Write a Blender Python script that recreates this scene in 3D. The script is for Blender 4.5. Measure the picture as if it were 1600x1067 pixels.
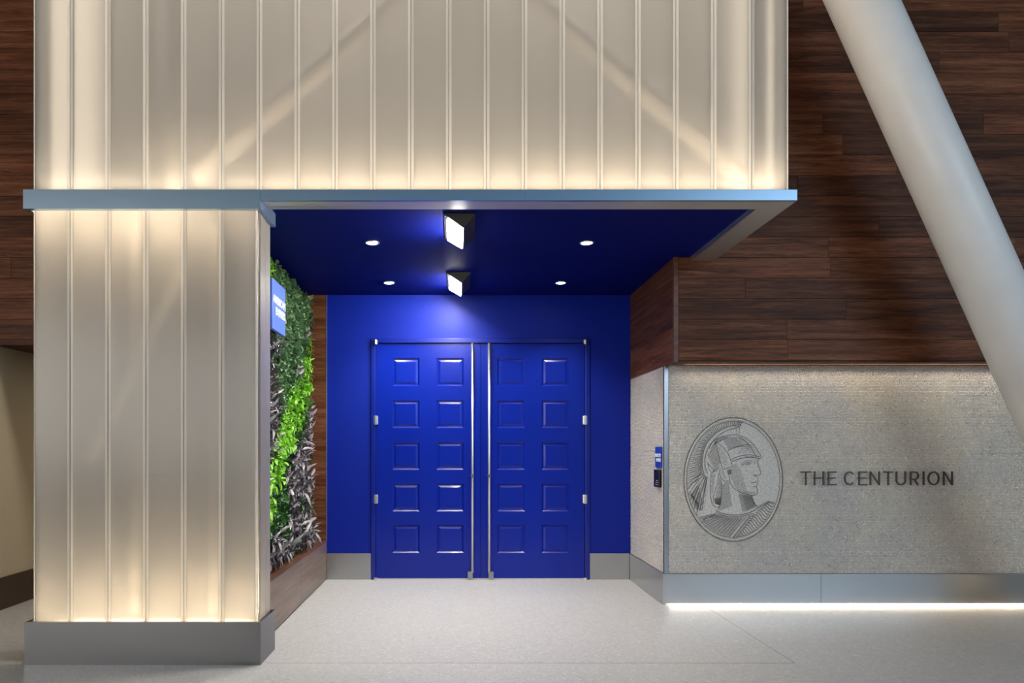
import bpy, math, random
from mathutils import Vector, Matrix
R = math.radians
random.seed(7)
for o in list(bpy.data.objects):
    bpy.data.objects.remove(o, do_unlink=True)
sc = bpy.context.scene
COL = sc.collection

# ------------------------------------------------------------------ camera, world, exposure
cd = bpy.data.cameras.new('camera')
cam = bpy.data.objects.new('camera', cd)
COL.objects.link(cam)
cam.location = (0, 0, 1.36)
cam.rotation_euler = (R(90), 0, 0)
cd.sensor_width = 36.0
cd.lens = 36.0 * 1030 / 1600
cd.shift_x = 88 / 1600
cd.shift_y = (700 - 533.5) / 1600
cd.clip_end = 200
sc.camera = cam

sc.view_settings.view_transform = 'Standard'
sc.view_settings.look = 'None'
sc.view_settings.gamma = 1.0
sc.view_settings.use_curve_mapping = False
sc.view_settings.exposure = 0.12
sc.cycles.max_bounces = 10
sc.cycles.diffuse_bounces = 4
sc.cycles.transmission_bounces = 8
sc.cycles.sample_clamp_indirect = 6.0

w = bpy.data.worlds.new('world')
sc.world = w
w.use_nodes = True
bg = w.node_tree.nodes['Background']
bg.inputs[0].default_value = (0.85, 0.92, 1.0, 1)
bg.inputs[1].default_value = 0.08


def area(name, loc, rot, sx, sy, power, color, parent=None, spread=180):
    l = bpy.data.lights.new(name, 'AREA')
    l.shape = 'RECTANGLE'
    l.size, l.size_y, l.energy, l.color = sx, sy, power, color
    l.spread = R(spread)
    o = bpy.data.objects.new(name, l)
    COL.objects.link(o)
    o.location = loc
    o.rotation_euler = [R(a) for a in rot]
    if parent:
        o.parent = parent
        o.location = Vector(loc) - parent.location
    return o


# daylight from the concourse glazing behind and to the right of the camera, and an added warm fill on the left
area('warm_left_fill', (-7.6, -6.2, 2.5), (88, 0, -38), 7.0, 3.0, 480, (1.0, 0.92, 0.82))
area('concourse_window', (8.5, -6.0, 4.5), (78, 0, 45), 6.0, 4.0, 430, (0.64, 0.82, 1.0))
area('concourse_clerestory', (5.0, -8.5, 7.0), (65, 0, 15), 20.0, 4.0, 110, (0.42, 0.72, 1.0))

# ------------------------------------------------------------------ node helpers
def new_mat(name):
    m = bpy.data.materials.new(name)
    m.use_nodes = True
    nt = m.node_tree
    b = nt.nodes['Principled BSDF']
    return m, nt, b


def N(nt, typ, **kw):
    n = nt.nodes.new(typ)
    for k, v in kw.items():
        setattr(n, k, v)
    return n


def ramp(nt, fac, stops):
    r = N(nt, 'ShaderNodeValToRGB')
    el = r.color_ramp.elements
    while len(el) < len(stops):
        el.new(0.5)
    for e, (p, c) in zip(el, stops):
        e.position = p
        e.color = (*c, 1)
    nt.links.new(fac, r.inputs[0])
    return r.outputs[0]


def simple(name, col, rough=0.5, metal=0.0, coat=0.0, noise=0.0, nscale=30, emit=None, spec=0.5):
    m, nt, b = new_mat(name)
    b.inputs['Base Color'].default_value = (*col, 1)
    b.inputs['Roughness'].default_value = rough
    b.inputs['Metallic'].default_value = metal
    b.inputs['Coat Weight'].default_value = coat
    b.inputs['Specular IOR Level'].default_value = spec
    if noise:
        tc = N(nt, 'ShaderNodeTexCoord')
        n = N(nt, 'ShaderNodeTexNoise')
        n.inputs['Scale'].default_value = nscale
        nt.links.new(tc.outputs['Object'], n.inputs['Vector'])
        lo = tuple(c * (1 - noise) for c in col)
        hi = tuple(min(1, c * (1 + noise)) for c in col)
        nt.links.new(ramp(nt, n.outputs['Fac'], [(0.3, lo), (0.7, hi)]), b.inputs['Base Color'])
    if emit:
        b.inputs['Emission Color'].default_value = (*emit[0], 1)
        b.inputs['Emission Strength'].default_value = emit[1]
    return m


def brushed(name, col, rough, stretch=(1, 1, 200), bump=0.02):
    m, nt, b = new_mat(name)
    b.inputs['Base Color'].default_value = (*col, 1)
    b.inputs['Metallic'].default_value = 1
    tc = N(nt, 'ShaderNodeTexCoord')
    mp = N(nt, 'ShaderNodeMapping')
    mp.inputs['Scale'].default_value = stretch
    n = N(nt, 'ShaderNodeTexNoise')
    n.inputs['Scale'].default_value = 3
    n.inputs['Detail'].default_value = 3
    nt.links.new(tc.outputs['Object'], mp.inputs[0])
    nt.links.new(mp.outputs[0], n.inputs['Vector'])
    mr = N(nt, 'ShaderNodeMapRange')
    mr.inputs[3].default_value = rough - 0.05
    mr.inputs[4].default_value = rough + 0.06
    nt.links.new(n.outputs['Fac'], mr.inputs[0])
    nt.links.new(mr.outputs[0], b.inputs['Roughness'])
    bp = N(nt, 'ShaderNodeBump')
    bp.inputs['Strength'].default_value = bump
    bp.inputs['Distance'].default_value = 0.002
    nt.links.new(n.outputs['Fac'], bp.inputs['Height'])
    nt.links.new(bp.outputs[0], b.inputs['Normal'])
    return m


def wood(name, dark, mid, light, rough=0.42, vary=0.35):
    """grain runs along the object's local X; every plank takes its own offset and tone"""
    m, nt, b = new_mat(name)
    tc = N(nt, 'ShaderNodeTexCoord')
    oi = N(nt, 'ShaderNodeObjectInfo')
    add = N(nt, 'ShaderNodeVectorMath', operation='ADD')
    mul = N(nt, 'ShaderNodeVectorMath', operation='SCALE')
    cmb = N(nt, 'ShaderNodeCombineXYZ')
    for i in range(3):
        nt.links.new(oi.outputs['Random'], cmb.inputs[i])
    nt.links.new(cmb.outputs[0], mul.inputs[0])
    mul.inputs['Scale'].default_value = 41.0
    nt.links.new(tc.outputs['Object'], add.inputs[0])
    nt.links.new(mul.outputs[0], add.inputs[1])
    mp = N(nt, 'ShaderNodeMapping')
    mp.inputs['Scale'].default_value = (0.9, 9, 16)
    nt.links.new(add.outputs[0], mp.inputs[0])
    n1 = N(nt, 'ShaderNodeTexNoise')
    n1.inputs['Scale'].default_value = 1.6
    n1.inputs['Detail'].default_value = 6
    n1.inputs['Roughness'].default_value = 0.62
    n1.inputs['Distortion'].default_value = 0.5
    nt.links.new(mp.outputs[0], n1.inputs['Vector'])
    mp2 = N(nt, 'ShaderNodeMapping')
    mp2.inputs['Scale'].default_value = (6, 60, 130)
    nt.links.new(add.outputs[0], mp2.inputs[0])
    n2 = N(nt, 'ShaderNodeTexNoise')
    n2.inputs['Scale'].default_value = 2.0
    n2.inputs['Detail'].default_value = 4
    nt.links.new(mp2.outputs[0], n2.inputs['Vector'])
    mx = N(nt, 'ShaderNodeMath', operation='MULTIPLY_ADD')
    nt.links.new(n2.outputs['Fac'], mx.inputs[0])
    mx.inputs[1].default_value = 0.45
    sub = N(nt, 'ShaderNodeMath', operation='MULTIPLY_ADD')
    nt.links.new(n1.outputs['Fac'], sub.inputs[0])
    sub.inputs[1].default_value = 1.0
    sub.inputs[2].default_value = -0.22
    nt.links.new(sub.outputs[0], mx.inputs[2])
    c = ramp(nt, mx.outputs[0], [(0.28, dark), (0.5, mid), (0.74, light)])
    hs = N(nt, 'ShaderNodeHueSaturation')
    mr = N(nt, 'ShaderNodeMapRange')
    mr.inputs[3].default_value = 1 - vary
    mr.inputs[4].default_value = 1 + vary
    nt.links.new(oi.outputs['Random'], mr.inputs[0])
    nt.links.new(mr.outputs[0], hs.inputs['Value'])
    nt.links.new(c, hs.inputs['Color'])
    nt.links.new(hs.outputs[0], b.inputs['Base Color'])
    b.inputs['Roughness'].default_value = rough
    b.inputs['Specular IOR Level'].default_value = 0.16 if rough > 0.4 else 0.35
    bp = N(nt, 'ShaderNodeBump')
    bp.inputs['Strength'].default_value = 0.12
    bp.inputs['Distance'].default_value = 0.003
    nt.links.new(n2.outputs['Fac'], bp.inputs['Height'])
    nt.links.new(bp.outputs[0], b.inputs['Normal'])
    return m


def frosted(name, tint, refr, ior=1.2, rough=0.4, trans=0.62):
    m, nt, b = new_mat(name)
    nt.nodes.remove(b)
    out = nt.nodes['Material Output']
    d = N(nt, 'ShaderNodeBsdfDiffuse')
    t = N(nt, 'ShaderNodeBsdfTranslucent')
    r = N(nt, 'ShaderNodeBsdfRefraction')
    g = N(nt, 'ShaderNodeBsdfGlossy')
    for n in (d, t, r):
        n.inputs['Color'].default_value = (*tint, 1)
    r.inputs['Roughness'].default_value = rough
    r.inputs['IOR'].default_value = ior
    g.inputs['Roughness'].default_value = 0.22
    m1 = N(nt, 'ShaderNodeMixShader')
    m1.inputs[0].default_value = trans
    nt.links.new(d.outputs[0], m1.inputs[1])
    nt.links.new(t.outputs[0], m1.inputs[2])
    m2 = N(nt, 'ShaderNodeMixShader')
    m2.inputs[0].default_value = refr
    nt.links.new(m1.outputs[0], m2.inputs[1])
    nt.links.new(r.outputs[0], m2.inputs[2])
    m3 = N(nt, 'ShaderNodeMixShader')
    fr = N(nt, 'ShaderNodeFresnel')
    fr.inputs['IOR'].default_value = 1.4
    nt.links.new(fr.outputs[0], m3.inputs[0])
    nt.links.new(m2.outputs[0], m3.inputs[1])
    nt.links.new(g.outputs[0], m3.inputs[2])
    nt.links.new(m3.outputs[0], out.inputs['Surface'])
    return m


def emission(name, col, s):
    m, nt, b = new_mat(name)
    nt.nodes.remove(b)
    e = N(nt, 'ShaderNodeEmission')
    e.inputs[0].default_value = (*col, 1)
    e.inputs[1].default_value = s
    nt.links.new(e.outputs[0], nt.nodes['Material Output'].inputs['Surface'])
    return m


def terrazzo():
    m, nt, b = new_mat('terrazzo')
    tc = N(nt, 'ShaderNodeTexCoord')
    v = N(nt, 'ShaderNodeTexVoronoi')
    v.inputs['Scale'].default_value = 70
    nt.links.new(tc.outputs['Object'], v.inputs['Vector'])
    n = N(nt, 'ShaderNodeTexNoise')
    n.inputs['Scale'].default_value = 90
    n.inputs['Detail'].default_value = 4
    nt.links.new(tc.outputs['Object'], n.inputs['Vector'])
    sep = N(nt, 'ShaderNodeSeparateColor')
    nt.links.new(v.outputs['Color'], sep.inputs[0])
    c1 = ramp(nt, sep.outputs[0], [(0.0, (0.46, 0.445, 0.43)), (0.12, (0.53, 0.515, 0.495)), (0.85, (0.56, 0.545, 0.525)), (0.97, (0.64, 0.625, 0.605))])
    c2 = ramp(nt, n.outputs['Fac'], [(0.35, (0.93, 0.925, 0.92)), (0.65, (1, 1, 1))])
    mx = N(nt, 'ShaderNodeMix', data_type='RGBA', blend_type='MULTIPLY')
    mx.inputs[0].default_value = 1
    nt.links.new(c1, mx.inputs[6])
    nt.links.new(c2, mx.inputs[7])
    nt.links.new(mx.outputs[2], b.inputs['Base Color'])
    b.inputs['Roughness'].default_value = 0.34
    b.inputs['Specular IOR Level'].default_value = 0.35
    return m


def mosaic_mat():
    m, nt, b = new_mat('mosaic_glass_tile')
    at = N(nt, 'ShaderNodeAttribute', attribute_name='tone')
    tc = N(nt, 'ShaderNodeTexCoord')
    n = N(nt, 'ShaderNodeTexNoise')
    n.inputs['Scale'].default_value = 2.2
    n.inputs['Detail'].default_value = 3
    nt.links.new(tc.outputs['Object'], n.inputs['Vector'])
    c = ramp(nt, at.outputs['Fac'], [(0.0, (0.48, 0.47, 0.46)), (0.06, (0.64, 0.625, 0.60)), (0.85, (0.70, 0.685, 0.66)), (1.0, (0.82, 0.81, 0.79))])
    c2 = ramp(nt, n.outputs['Fac'], [(0.35, (0.88, 0.87, 0.88)), (0.65, (1.0, 0.96, 0.89))])
    mx = N(nt, 'ShaderNodeMix', data_type='RGBA', blend_type='MULTIPLY')
    mx.inputs[0].default_value = 1
    nt.links.new(c, mx.inputs[6])
    nt.links.new(c2, mx.inputs[7])
    nt.links.new(mx.outputs[2], b.inputs['Base Color'])
    b.inputs['Roughness'].default_value = 0.16
    b.inputs['Metallic'].default_value = 0.12
    return m


def leaf_mat(name, base, tip, rough=0.4, trans=0.25):
    m, nt, b = new_mat(name)
    oi = N(nt, 'ShaderNodeAttribute', attribute_name='tone')
    c = ramp(nt, oi.outputs['Fac'], [(0.0, base), (1.0, tip)])
    nt.links.new(c, b.inputs['Base Color'])
    b.inputs['Roughness'].default_value = rough
    t = N(nt, 'ShaderNodeBsdfTranslucent')
    nt.links.new(c, t.inputs['Color'])
    mx = N(nt, 'ShaderNodeMixShader')
    mx.inputs[0].default_value = trans
    nt.links.new(b.outputs[0], mx.inputs[1])
    nt.links.new(t.outputs[0], mx.inputs[2])
    nt.links.new(mx.outputs[0], nt.nodes['Material Output'].inputs['Surface'])
    return m


BLUE = (0.0005, 0.0125, 0.26)
M = dict(
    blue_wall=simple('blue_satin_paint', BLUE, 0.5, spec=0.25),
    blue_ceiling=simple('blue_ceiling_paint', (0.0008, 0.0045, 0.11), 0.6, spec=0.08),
    blue_door=simple('blue_gloss_paint', BLUE, 0.27, coat=0.05, spec=0.35),
    blue_frame=simple('blue_frame_paint', (0.0005, 0.010, 0.22), 0.3),
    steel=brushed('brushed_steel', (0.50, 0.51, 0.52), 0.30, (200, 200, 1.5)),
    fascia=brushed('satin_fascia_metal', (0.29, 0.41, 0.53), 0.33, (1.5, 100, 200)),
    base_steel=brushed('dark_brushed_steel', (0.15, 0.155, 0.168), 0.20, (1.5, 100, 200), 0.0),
    soffit=brushed('satin_soffit_metal', (0.60, 0.57, 0.53), 0.5, (1.5, 100, 200)),
    pull=simple('satin_stainless', (0.85, 0.83, 0.80), 0.36, 1.0),
    chrome=simple('polished_trim', (0.40, 0.42, 0.46), 0.28, 1.0),
    letter=simple('dark_bronze_metal', (0.07, 0.068, 0.065), 0.4, 0.4),
    wood=wood('walnut_plank', (0.030, 0.0095, 0.004), (0.100, 0.034, 0.0145), (0.195, 0.077, 0.037), 0.5),
    wood_planter=wood('walnut_laminate', (0.12, 0.075, 0.052), (0.18, 0.120, 0.088), (0.25, 0.175, 0.132), 0.3, 0.06),
    wood_edge=wood('walnut_edge', (0.06, 0.022, 0.011), (0.12, 0.048, 0.026), (0.18, 0.08, 0.045), 0.4, 0.1),
    cream=simple('cream_wall_paint', (0.60, 0.52, 0.38), 0.6),
    white=simple('white_paint', (0.80, 0.78, 0.74), 0.6),
    brown_base=simple('bronze_baseboard', (0.07, 0.042, 0.028), 0.4),
    column=simple('white_column_paint', (0.78, 0.77, 0.75), 0.42, noise=0.03, nscale=4),
    floor=terrazzo(),
    joint=simple('floor_joint', (0.22, 0.20, 0.18), 0.6),
    grout=simple('grey_grout', (0.30, 0.29, 0.28), 0.85),
    mosaic=mosaic_mat(),
    stone=simple('grey_engraved_stone', (0.54, 0.52, 0.49), 0.5, noise=0.22, nscale=60),
    stone_light=simple('pale_stone_rim', (0.52, 0.505, 0.475), 0.45, noise=0.12, nscale=60),
    engrave_shade=simple('engraving_shadow_tone', (0.11, 0.106, 0.10), 0.6),  # shadow of the relief lines put into their colour
    glass=frosted('frosted_channel_glass', (0.69, 0.67, 0.64), 0.50, rough=0.5),
    flange=frosted('frosted_glass_flange', (0.98, 0.96, 0.93), 0.0, trans=0.82),
    seal=simple('silicone_seal', (0.55, 0.52, 0.47), 0.5),
    led=emission('warm_led', (1.0, 0.80, 0.55), 14),
    led_floor=emission('warm_led_floor', (1.0, 0.82, 0.60), 120),
    lamp=emission('white_lamp_face', (1.0, 0.97, 0.92), 195),
    disc=emission('downlight_disc', (1.0, 0.95, 0.86), 14),
    black=simple('black_metal', (0.03, 0.027, 0.024), 0.45),
    reader=simple('reader_plastic', (0.008, 0.008, 0.010), 0.25),
    reader_key=simple('reader_marks', (0.30, 0.28, 0.26), 0.4),
    sign_blue=simple('sign_blue', (0.12, 0.22, 0.78), 0.3),
    sign_blue_dark=simple('plate_blue', (0.010, 0.05, 0.42), 0.3),
    sign_white=simple('sign_white', (0.80, 0.82, 0.84), 0.4),
    brace=simple('grey_painted_steel', (0.50, 0.485, 0.46), 0.6),
    inner=simple('grey_inner_lining', (0.18, 0.176, 0.165), 0.7),
    soil=simple('planting_felt', (0.018, 0.014, 0.011), 0.9),
    lime=leaf_mat('lime_leaf', (0.10, 0.32, 0.015), (0.34, 0.72, 0.06), 0.4),
    green=leaf_mat('green_leaf', (0.015, 0.07, 0.012), (0.06, 0.20, 0.03), 0.35),
    small=leaf_mat('fine_green_leaf', (0.05, 0.13, 0.04), (0.25, 0.42, 0.20), 0.36),
    purple=leaf_mat('grey_purple_leaf', (0.025, 0.02, 0.022), (0.32, 0.285, 0.29), 0.28, 0.05),
)


# ------------------------------------------------------------------ mesh helpers
def origin(o):
    p = Vector((0, 0, 0))
    while o is not None:
        p += o.location
        o = o.parent
    return p


class MB:
    def __init__(self):
        self.v, self.f = [], []

    def box(self, x0, x1, y0, y1, z0, z1):
        i = len(self.v)
        self.v += [(x0, y0, z0), (x1, y0, z0), (x1, y1, z0), (x0, y1, z0), (x0, y0, z1), (x1, y0, z1), (x1, y1, z1), (x0, y1, z1)]
        self.f += [(i, i + 3, i + 2, i + 1), (i + 4, i + 5, i + 6, i + 7), (i, i + 1, i + 5, i + 4), (i + 1, i + 2, i + 6, i + 5), (i + 2, i + 3, i + 7, i + 6), (i + 3, i, i + 4, i + 7)]
        return self

    def prism(self, pts, a, b, axis='z'):
        """polygon pts (counter-clockwise) swept along an axis between a and b"""
        n, i = len(pts), len(self.v)
        for t in (a, b):
            for p, q in pts:
                self.v.append({'z': (p, q, t), 'y': (p, t, q), 'x': (t, p, q)}[axis])
        self.f.append(tuple(range(i + n - 1, i - 1, -1)))
        self.f.append(tuple(range(i + n, i + 2 * n)))
        for k in range(n):
            l = (k + 1) % n
            self.f.append((i + k, i + l, i + n + l, i + n + k))
        return self

    def tube(self, p, q, r, n=16, r2=None, caps=True):
        p, q = Vector(p), Vector(q)
        d = (q - p).normalized()
        a = d.orthogonal().normalized()
        b = d.cross(a)
        i = len(self.v)
        for c, rr in ((p, r), (q, r if r2 is None else r2)):
            for k in range(n):
                t = 2 * math.pi * k / n
                self.v.append(tuple(c + a * math.cos(t) * rr + b * math.sin(t) * rr))
        for k in range(n):
            l = (k + 1) % n
            self.f.append((i + k, i + l, i + n + l, i + n + k))
        if caps:
            self.f.append(tuple(range(i + n - 1, i - 1, -1)))
            self.f.append(tuple(range(i + n, i + 2 * n)))
        return self

    def ribbon(self, pts, width, height, closed=False):
        """ridge of triangular section along a polyline in the XZ plane, standing towards -Y"""
        n = len(pts)
        if n < 2:
            return self
        i0 = len(self.v)
        for k, (x, z) in enumerate(pts):
            a = pts[k - 1] if (k or closed) else pts[k]
            b = pts[(k + 1) % n] if (k < n - 1 or closed) else pts[k]
            dx, dz = b[0] - a[0], b[1] - a[1]
            L = math.hypot(dx, dz) or 1
            nx, nz = -dz / L, dx / L
            ww = width if (closed or 0 < k < n - 1) else width * 0.45
            self.v += [(x + nx * ww / 2, 0, z + nz * ww / 2), (x, -height, z), (x - nx * ww / 2, 0, z - nz * ww / 2)]
        m = n if closed else n - 1
        for k in range(m):
            a, b = i0 + 3 * k, i0 + 3 * ((k + 1) % n)
            self.f += [(a, a + 1, b + 1, b), (a + 1, a + 2, b + 2, b + 1)]
        return self

    def build(self, name, mat, parent=None, bevel=0.0, smooth=False, seg=2, centre=True, loc=None):
        me = bpy.data.meshes.new(name)
        vs = [Vector(v) for v in self.v]
        c = Vector((0, 0, 0))
        if centre:
            for k in range(3):
                c[k] = (min(v[k] for v in vs) + max(v[k] for v in vs)) / 2
        me.from_pydata([tuple(v - c) for v in vs], [], self.f)
        me.materials.append(M[mat] if isinstance(mat, str) else mat)
        me.update()
        if smooth:
            for p in me.polygons:
                p.use_smooth = True
        o = bpy.data.objects.new(name, me)
        COL.objects.link(o)
        o.location = c if loc is None else Vector(loc)
        if parent:
            o.parent = parent
            o.location = o.location - origin(parent)
        if bevel:
            b = o.modifiers.new('bevel', 'BEVEL')
            b.width, b.segments, b.limit_method = bevel, seg, 'ANGLE'
        return o


def box(name, mat, x0, x1, y0, y1, z0, z1, parent=None, bevel=0.0):
    return MB().box(x0, x1, y0, y1, z0, z1).build(name, mat, parent, bevel)


def empty(name, loc):
    o = bpy.data.objects.new(name, None)
    o.empty_display_size = 0.1
    COL.objects.link(o)
    o.location = loc
    return o


def tag(o, label, cat, group=None):
    o['label'], o['category'] = label, cat
    if group:
        o['group'] = group
    return o


def struct(o, label=None, cat=None):
    o['kind'] = 'structure'
    if label:
        o['label'] = label
    if cat:
        o['category'] = cat
    return o


# ------------------------------------------------------------------ the numbers of the place
YB = 6.83          # blue back wall
CEIL = 2.945       # alcove ceiling
XR = 1.81          # right wall of the alcove
XP = -1.334        # face of the planter
XG = -1.56         # wall behind the planting
YW = 5.467         # front of the timber walls
YM = 5.735         # front of the mosaic wall
YF = 4.12          # front of the metal fascia
YG = 4.16          # front of the channel glass
SOF = 2.908        # underside of canopy edge
TOPZ = 5.60
TOPW = 7.00

# ------------------------------------------------------------------ floor
fl = box('floor', 'floor', -7, 8, -9, 9, -0.12, 0.0)
struct(fl, 'pale speckled terrazzo floor running into the blue alcove', 'floor')
box('floor_joint', 'joint', -1.20, 2.146, 4.168, 4.172, -0.001, 0.0006, fl)
box('floor_joint', 'joint', 2.143, 2.147, 4.17, 5.70, -0.001, 0.0006, fl)

# ------------------------------------------------------------------ blue back wall with the double door
DX0, DX1 = (580 - 712) / 150.8, (921 - 712) / 150.8       # outer frame
DZ1 = 1.36 + (700 - 529) / 150.8
wb = MB()
wb.box(-1.334, DX0, YB, YB + 0.15, 0, CEIL + 0.1)
wb.box(DX1, XR + 0.02, YB, YB + 0.15, 0, CEIL + 0.1)
wb.box(DX0, DX1, YB, YB + 0.15, DZ1, CEIL + 0.1)
wall_back = struct(wb.build('wall_back', 'blue_wall'), 'royal blue painted wall around the double door', 'wall')
# timber reveal between the planting and the blue wall
box('plank', 'wood', XG - 0.02, -1.339, YB - 0.005, YB + 0.1, 0.40, 1.45, wall_back)
box('plank', 'wood', XG - 0.02, -1.339, YB - 0.005, YB + 0.1, 1.453, CEIL, wall_back)
box('edge_strip', 'pull', -1.339, -1.333, YB - 0.008, YB + 0.02, 0.40, CEIL, wall_back)

tr = MB()
fx = 0.046
tr.box(DX0, DX0 + fx, YB - 0.022, YB + 0.10, 0, DZ1)
tr.box(DX1 - fx, DX1, YB - 0.022, YB + 0.10, 0, DZ1)
tr.box(DX0 + fx, DX1 - fx, YB - 0.022, YB + 0.10, DZ1 - fx, DZ1)
struct(tr.build('trim_1', 'blue_frame', bevel=0.004), 'blue frame around the double door', 'door frame')
box_back = box('trim_2', 'blue_frame', DX0, DX1, YB + 0.10, YB + 0.14, 0, DZ1)
struct(box_back, 'blue closing board at the back of the door frame', 'trim')

YD = YB + 0.004     # door face
LX0, LX1 = DX0 + fx + 0.004, DX1 - fx - 0.004
LMID = (751 - 712) / 150.8
LZ0, LZ1 = 0.012, DZ1 - fx - 0.006
rows = [(559, 603), (625, 668.5), (690.5, 734), (755.5, 799), (820, 864)]
rowsz = [(1.36 + (700 - b) / 150.8, 1.36 + (700 - a) / 150.8) for a, b in rows][::-1]


def door(name, x0, x1, cols, hinge_side, handle_x, box_x, label):
    # leaf: stiles and rails round ten sunk fields with splayed mouldings
    xs = [x0] + [c for p in cols for c in p] + [x1]
    zs = [LZ0] + [c for p in rowsz for c in p] + [LZ1]
    b = MB()
    idx = {}

    def V(p):
        if p not in idx:
            idx[p] = len(b.v)
            b.v.append(p)
        return idx[p]
    d1, mw = 0.015, 0.016
    for i in range(len(xs) - 1):
        for j in range(len(zs) - 1):
            a0, a1, c0, c1 = xs[i], xs[i + 1], zs[j], zs[j + 1]
            if i % 2 and j % 2:
                O = [V((a0, YD, c0)), V((a1, YD, c0)), V((a1, YD, c1)), V((a0, YD, c1))]
                I = [V((a0 + mw, YD + d1, c0 + mw)), V((a1 - mw, YD + d1, c0 + mw)), V((a1 - mw, YD + d1, c1 - mw)), V((a0 + mw, YD + d1, c1 - mw))]
                for k in range(4):
                    l = (k + 1) % 4
                    b.f.append((O[k], O[l], I[l], I[k]))
                b.f.append(tuple(I))
            else:
                b.f.append((V((a0, YD, c0)), V((a1, YD, c0)), V((a1, YD, c1)), V((a0, YD, c1))))
    q = [len(b.v) + k for k in range(8)]
    b.v += [(x0, YD, LZ0), (x1, YD, LZ0), (x1, YD, LZ1), (x0, YD, LZ1), (x0, YD + 0.05, LZ0), (x1, YD + 0.05, LZ0), (x1, YD + 0.05, LZ1), (x0, YD + 0.05, LZ1)]
    b.f += [(q[1], q[0], q[4], q[5]), (q[2], q[1], q[5], q[6]), (q[3], q[2], q[6], q[7]), (q[0], q[3], q[7], q[4]), (q[4], q[7], q[6], q[5])]
    leaf = struct(b.build(name, 'blue_door'), label, 'door')
    for c0, c1 in cols:
        for z0, z1 in rowsz:
            g, ch = 0.021, 0.028
            p = MB()
            o = [(c0 + g, YD + d1 - 0.001, z0 + g), (c1 - g, YD + d1 - 0.001, z0 + g), (c1 - g, YD + d1 - 0.001, z1 - g), (c0 + g, YD + d1 - 0.001, z1 - g)]
            k = ch + 0.012
            n = [(c0 + k, YD + 0.006, z0 + k), (c1 - k, YD + 0.006, z0 + k), (c1 - k, YD + 0.006, z1 - k), (c0 + k, YD + 0.006, z1 - k)]
            p.v = o + n
            p.f = [(0, 1, 5, 4), (1, 2, 6, 5), (2, 3, 7, 6), (3, 0, 4, 7), (4, 5, 6, 7)]
            p.build('panel', 'blue_door', leaf)
    # long pull bar with lock and floor bolt
    hz0, hz1 = 1.36 + (700 - 893) / 150.8, 1.36 + (700 - 537) / 150.8
    pull = MB().tube((handle_x, YD - 0.05, hz0), (handle_x, YD - 0.05, hz1), 0.0135, 18).build('pull_bar', 'pull', leaf, smooth=True)
    pull['label'] = 'full-height stainless pull bar'
    pull.data.polygons[-1].use_smooth = pull.data.polygons[-2].use_smooth = False
    lz = 1.36 + (700 - 743) / 150.8
    MB().tube((handle_x, YD, lz), (handle_x, YD - 0.085, lz), 0.018, 18).build('lock_cylinder', 'chrome', pull)
    for z in (hz0 + 0.06, hz1 - 0.06):
        MB().tube((handle_x, YD + 0.001, z), (handle_x, YD - 0.05, z), 0.008, 10).build('standoff', 'pull', pull)
    bb = MB()
    zb = 1.36 + (700 - 898) / 150.8
    bb.box(box_x - 0.026, box_x + 0.026, YD - 0.045, YD, zb - 0.032, zb + 0.04)
    bb.build('floor_bolt', 'chrome', leaf, 0.006)
    ex = x0 if hinge_side < 0 else x1
    for y in (656.5, 779.5):
        z = 1.36 + (700 - y) / 150.8
        h = MB().box(ex - 0.022, ex + 0.022, YD - 0.03, YD - 0.0, z - 0.045, z + 0.045).build('hinge', 'pull', leaf, 0.005)
        MB().tube((ex, YD - 0.034, z - 0.047), (ex, YD - 0.034, z + 0.047), 0.011, 12).build('knuckle', 'pull', h)
    for y, s in ((535.5, 0.022), (903.5, 0.014)):
        z = 1.36 + (700 - y) / 150.8
        MB().tube((ex, YD - 0.04, z - s), (ex, YD - 0.04, z + s), 0.02, 16).build('pivot', 'pull', leaf)
    MB().box(x0, x1, YD - 0.004, YD + 0.03, 0.001, 0.012).build('threshold_sweep', 'pull', leaf)
    return leaf


def cx(a):
    return (a - 712) / 150.8


door('door_1', LX0, LMID - 0.002, [(cx(613), cx(655.5)), (cx(682), cx(724.5))], -1, cx(738), cx(734.5), 'left leaf of the glossy royal blue double door')
door('door_2', LMID + 0.002, LX1, [(cx(777), cx(820)), (cx(846.5), cx(889))], 1, cx(764), cx(767), 'right leaf of the glossy royal blue double door')

# steel skirting either side of the door
struct(box('baseboard_back_left', 'steel', -1.333, DX0 - 0.001, YB - 0.014, YB, 0.0, 0.272, bevel=0.002), 'brushed steel skirting between planter and door', 'skirting')
struct(box('baseboard_back_right', 'steel', DX1 + 0.001, XR - 0.014, YB - 0.014, YB, 0.0, 0.272, bevel=0.002), 'brushed steel skirting right of the door', 'skirting')

# ------------------------------------------------------------------ alcove ceiling
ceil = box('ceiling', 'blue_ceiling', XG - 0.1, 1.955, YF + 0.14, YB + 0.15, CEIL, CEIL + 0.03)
struct(ceil, 'dark blue painted ceiling of the entrance alcove', 'ceiling')


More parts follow.
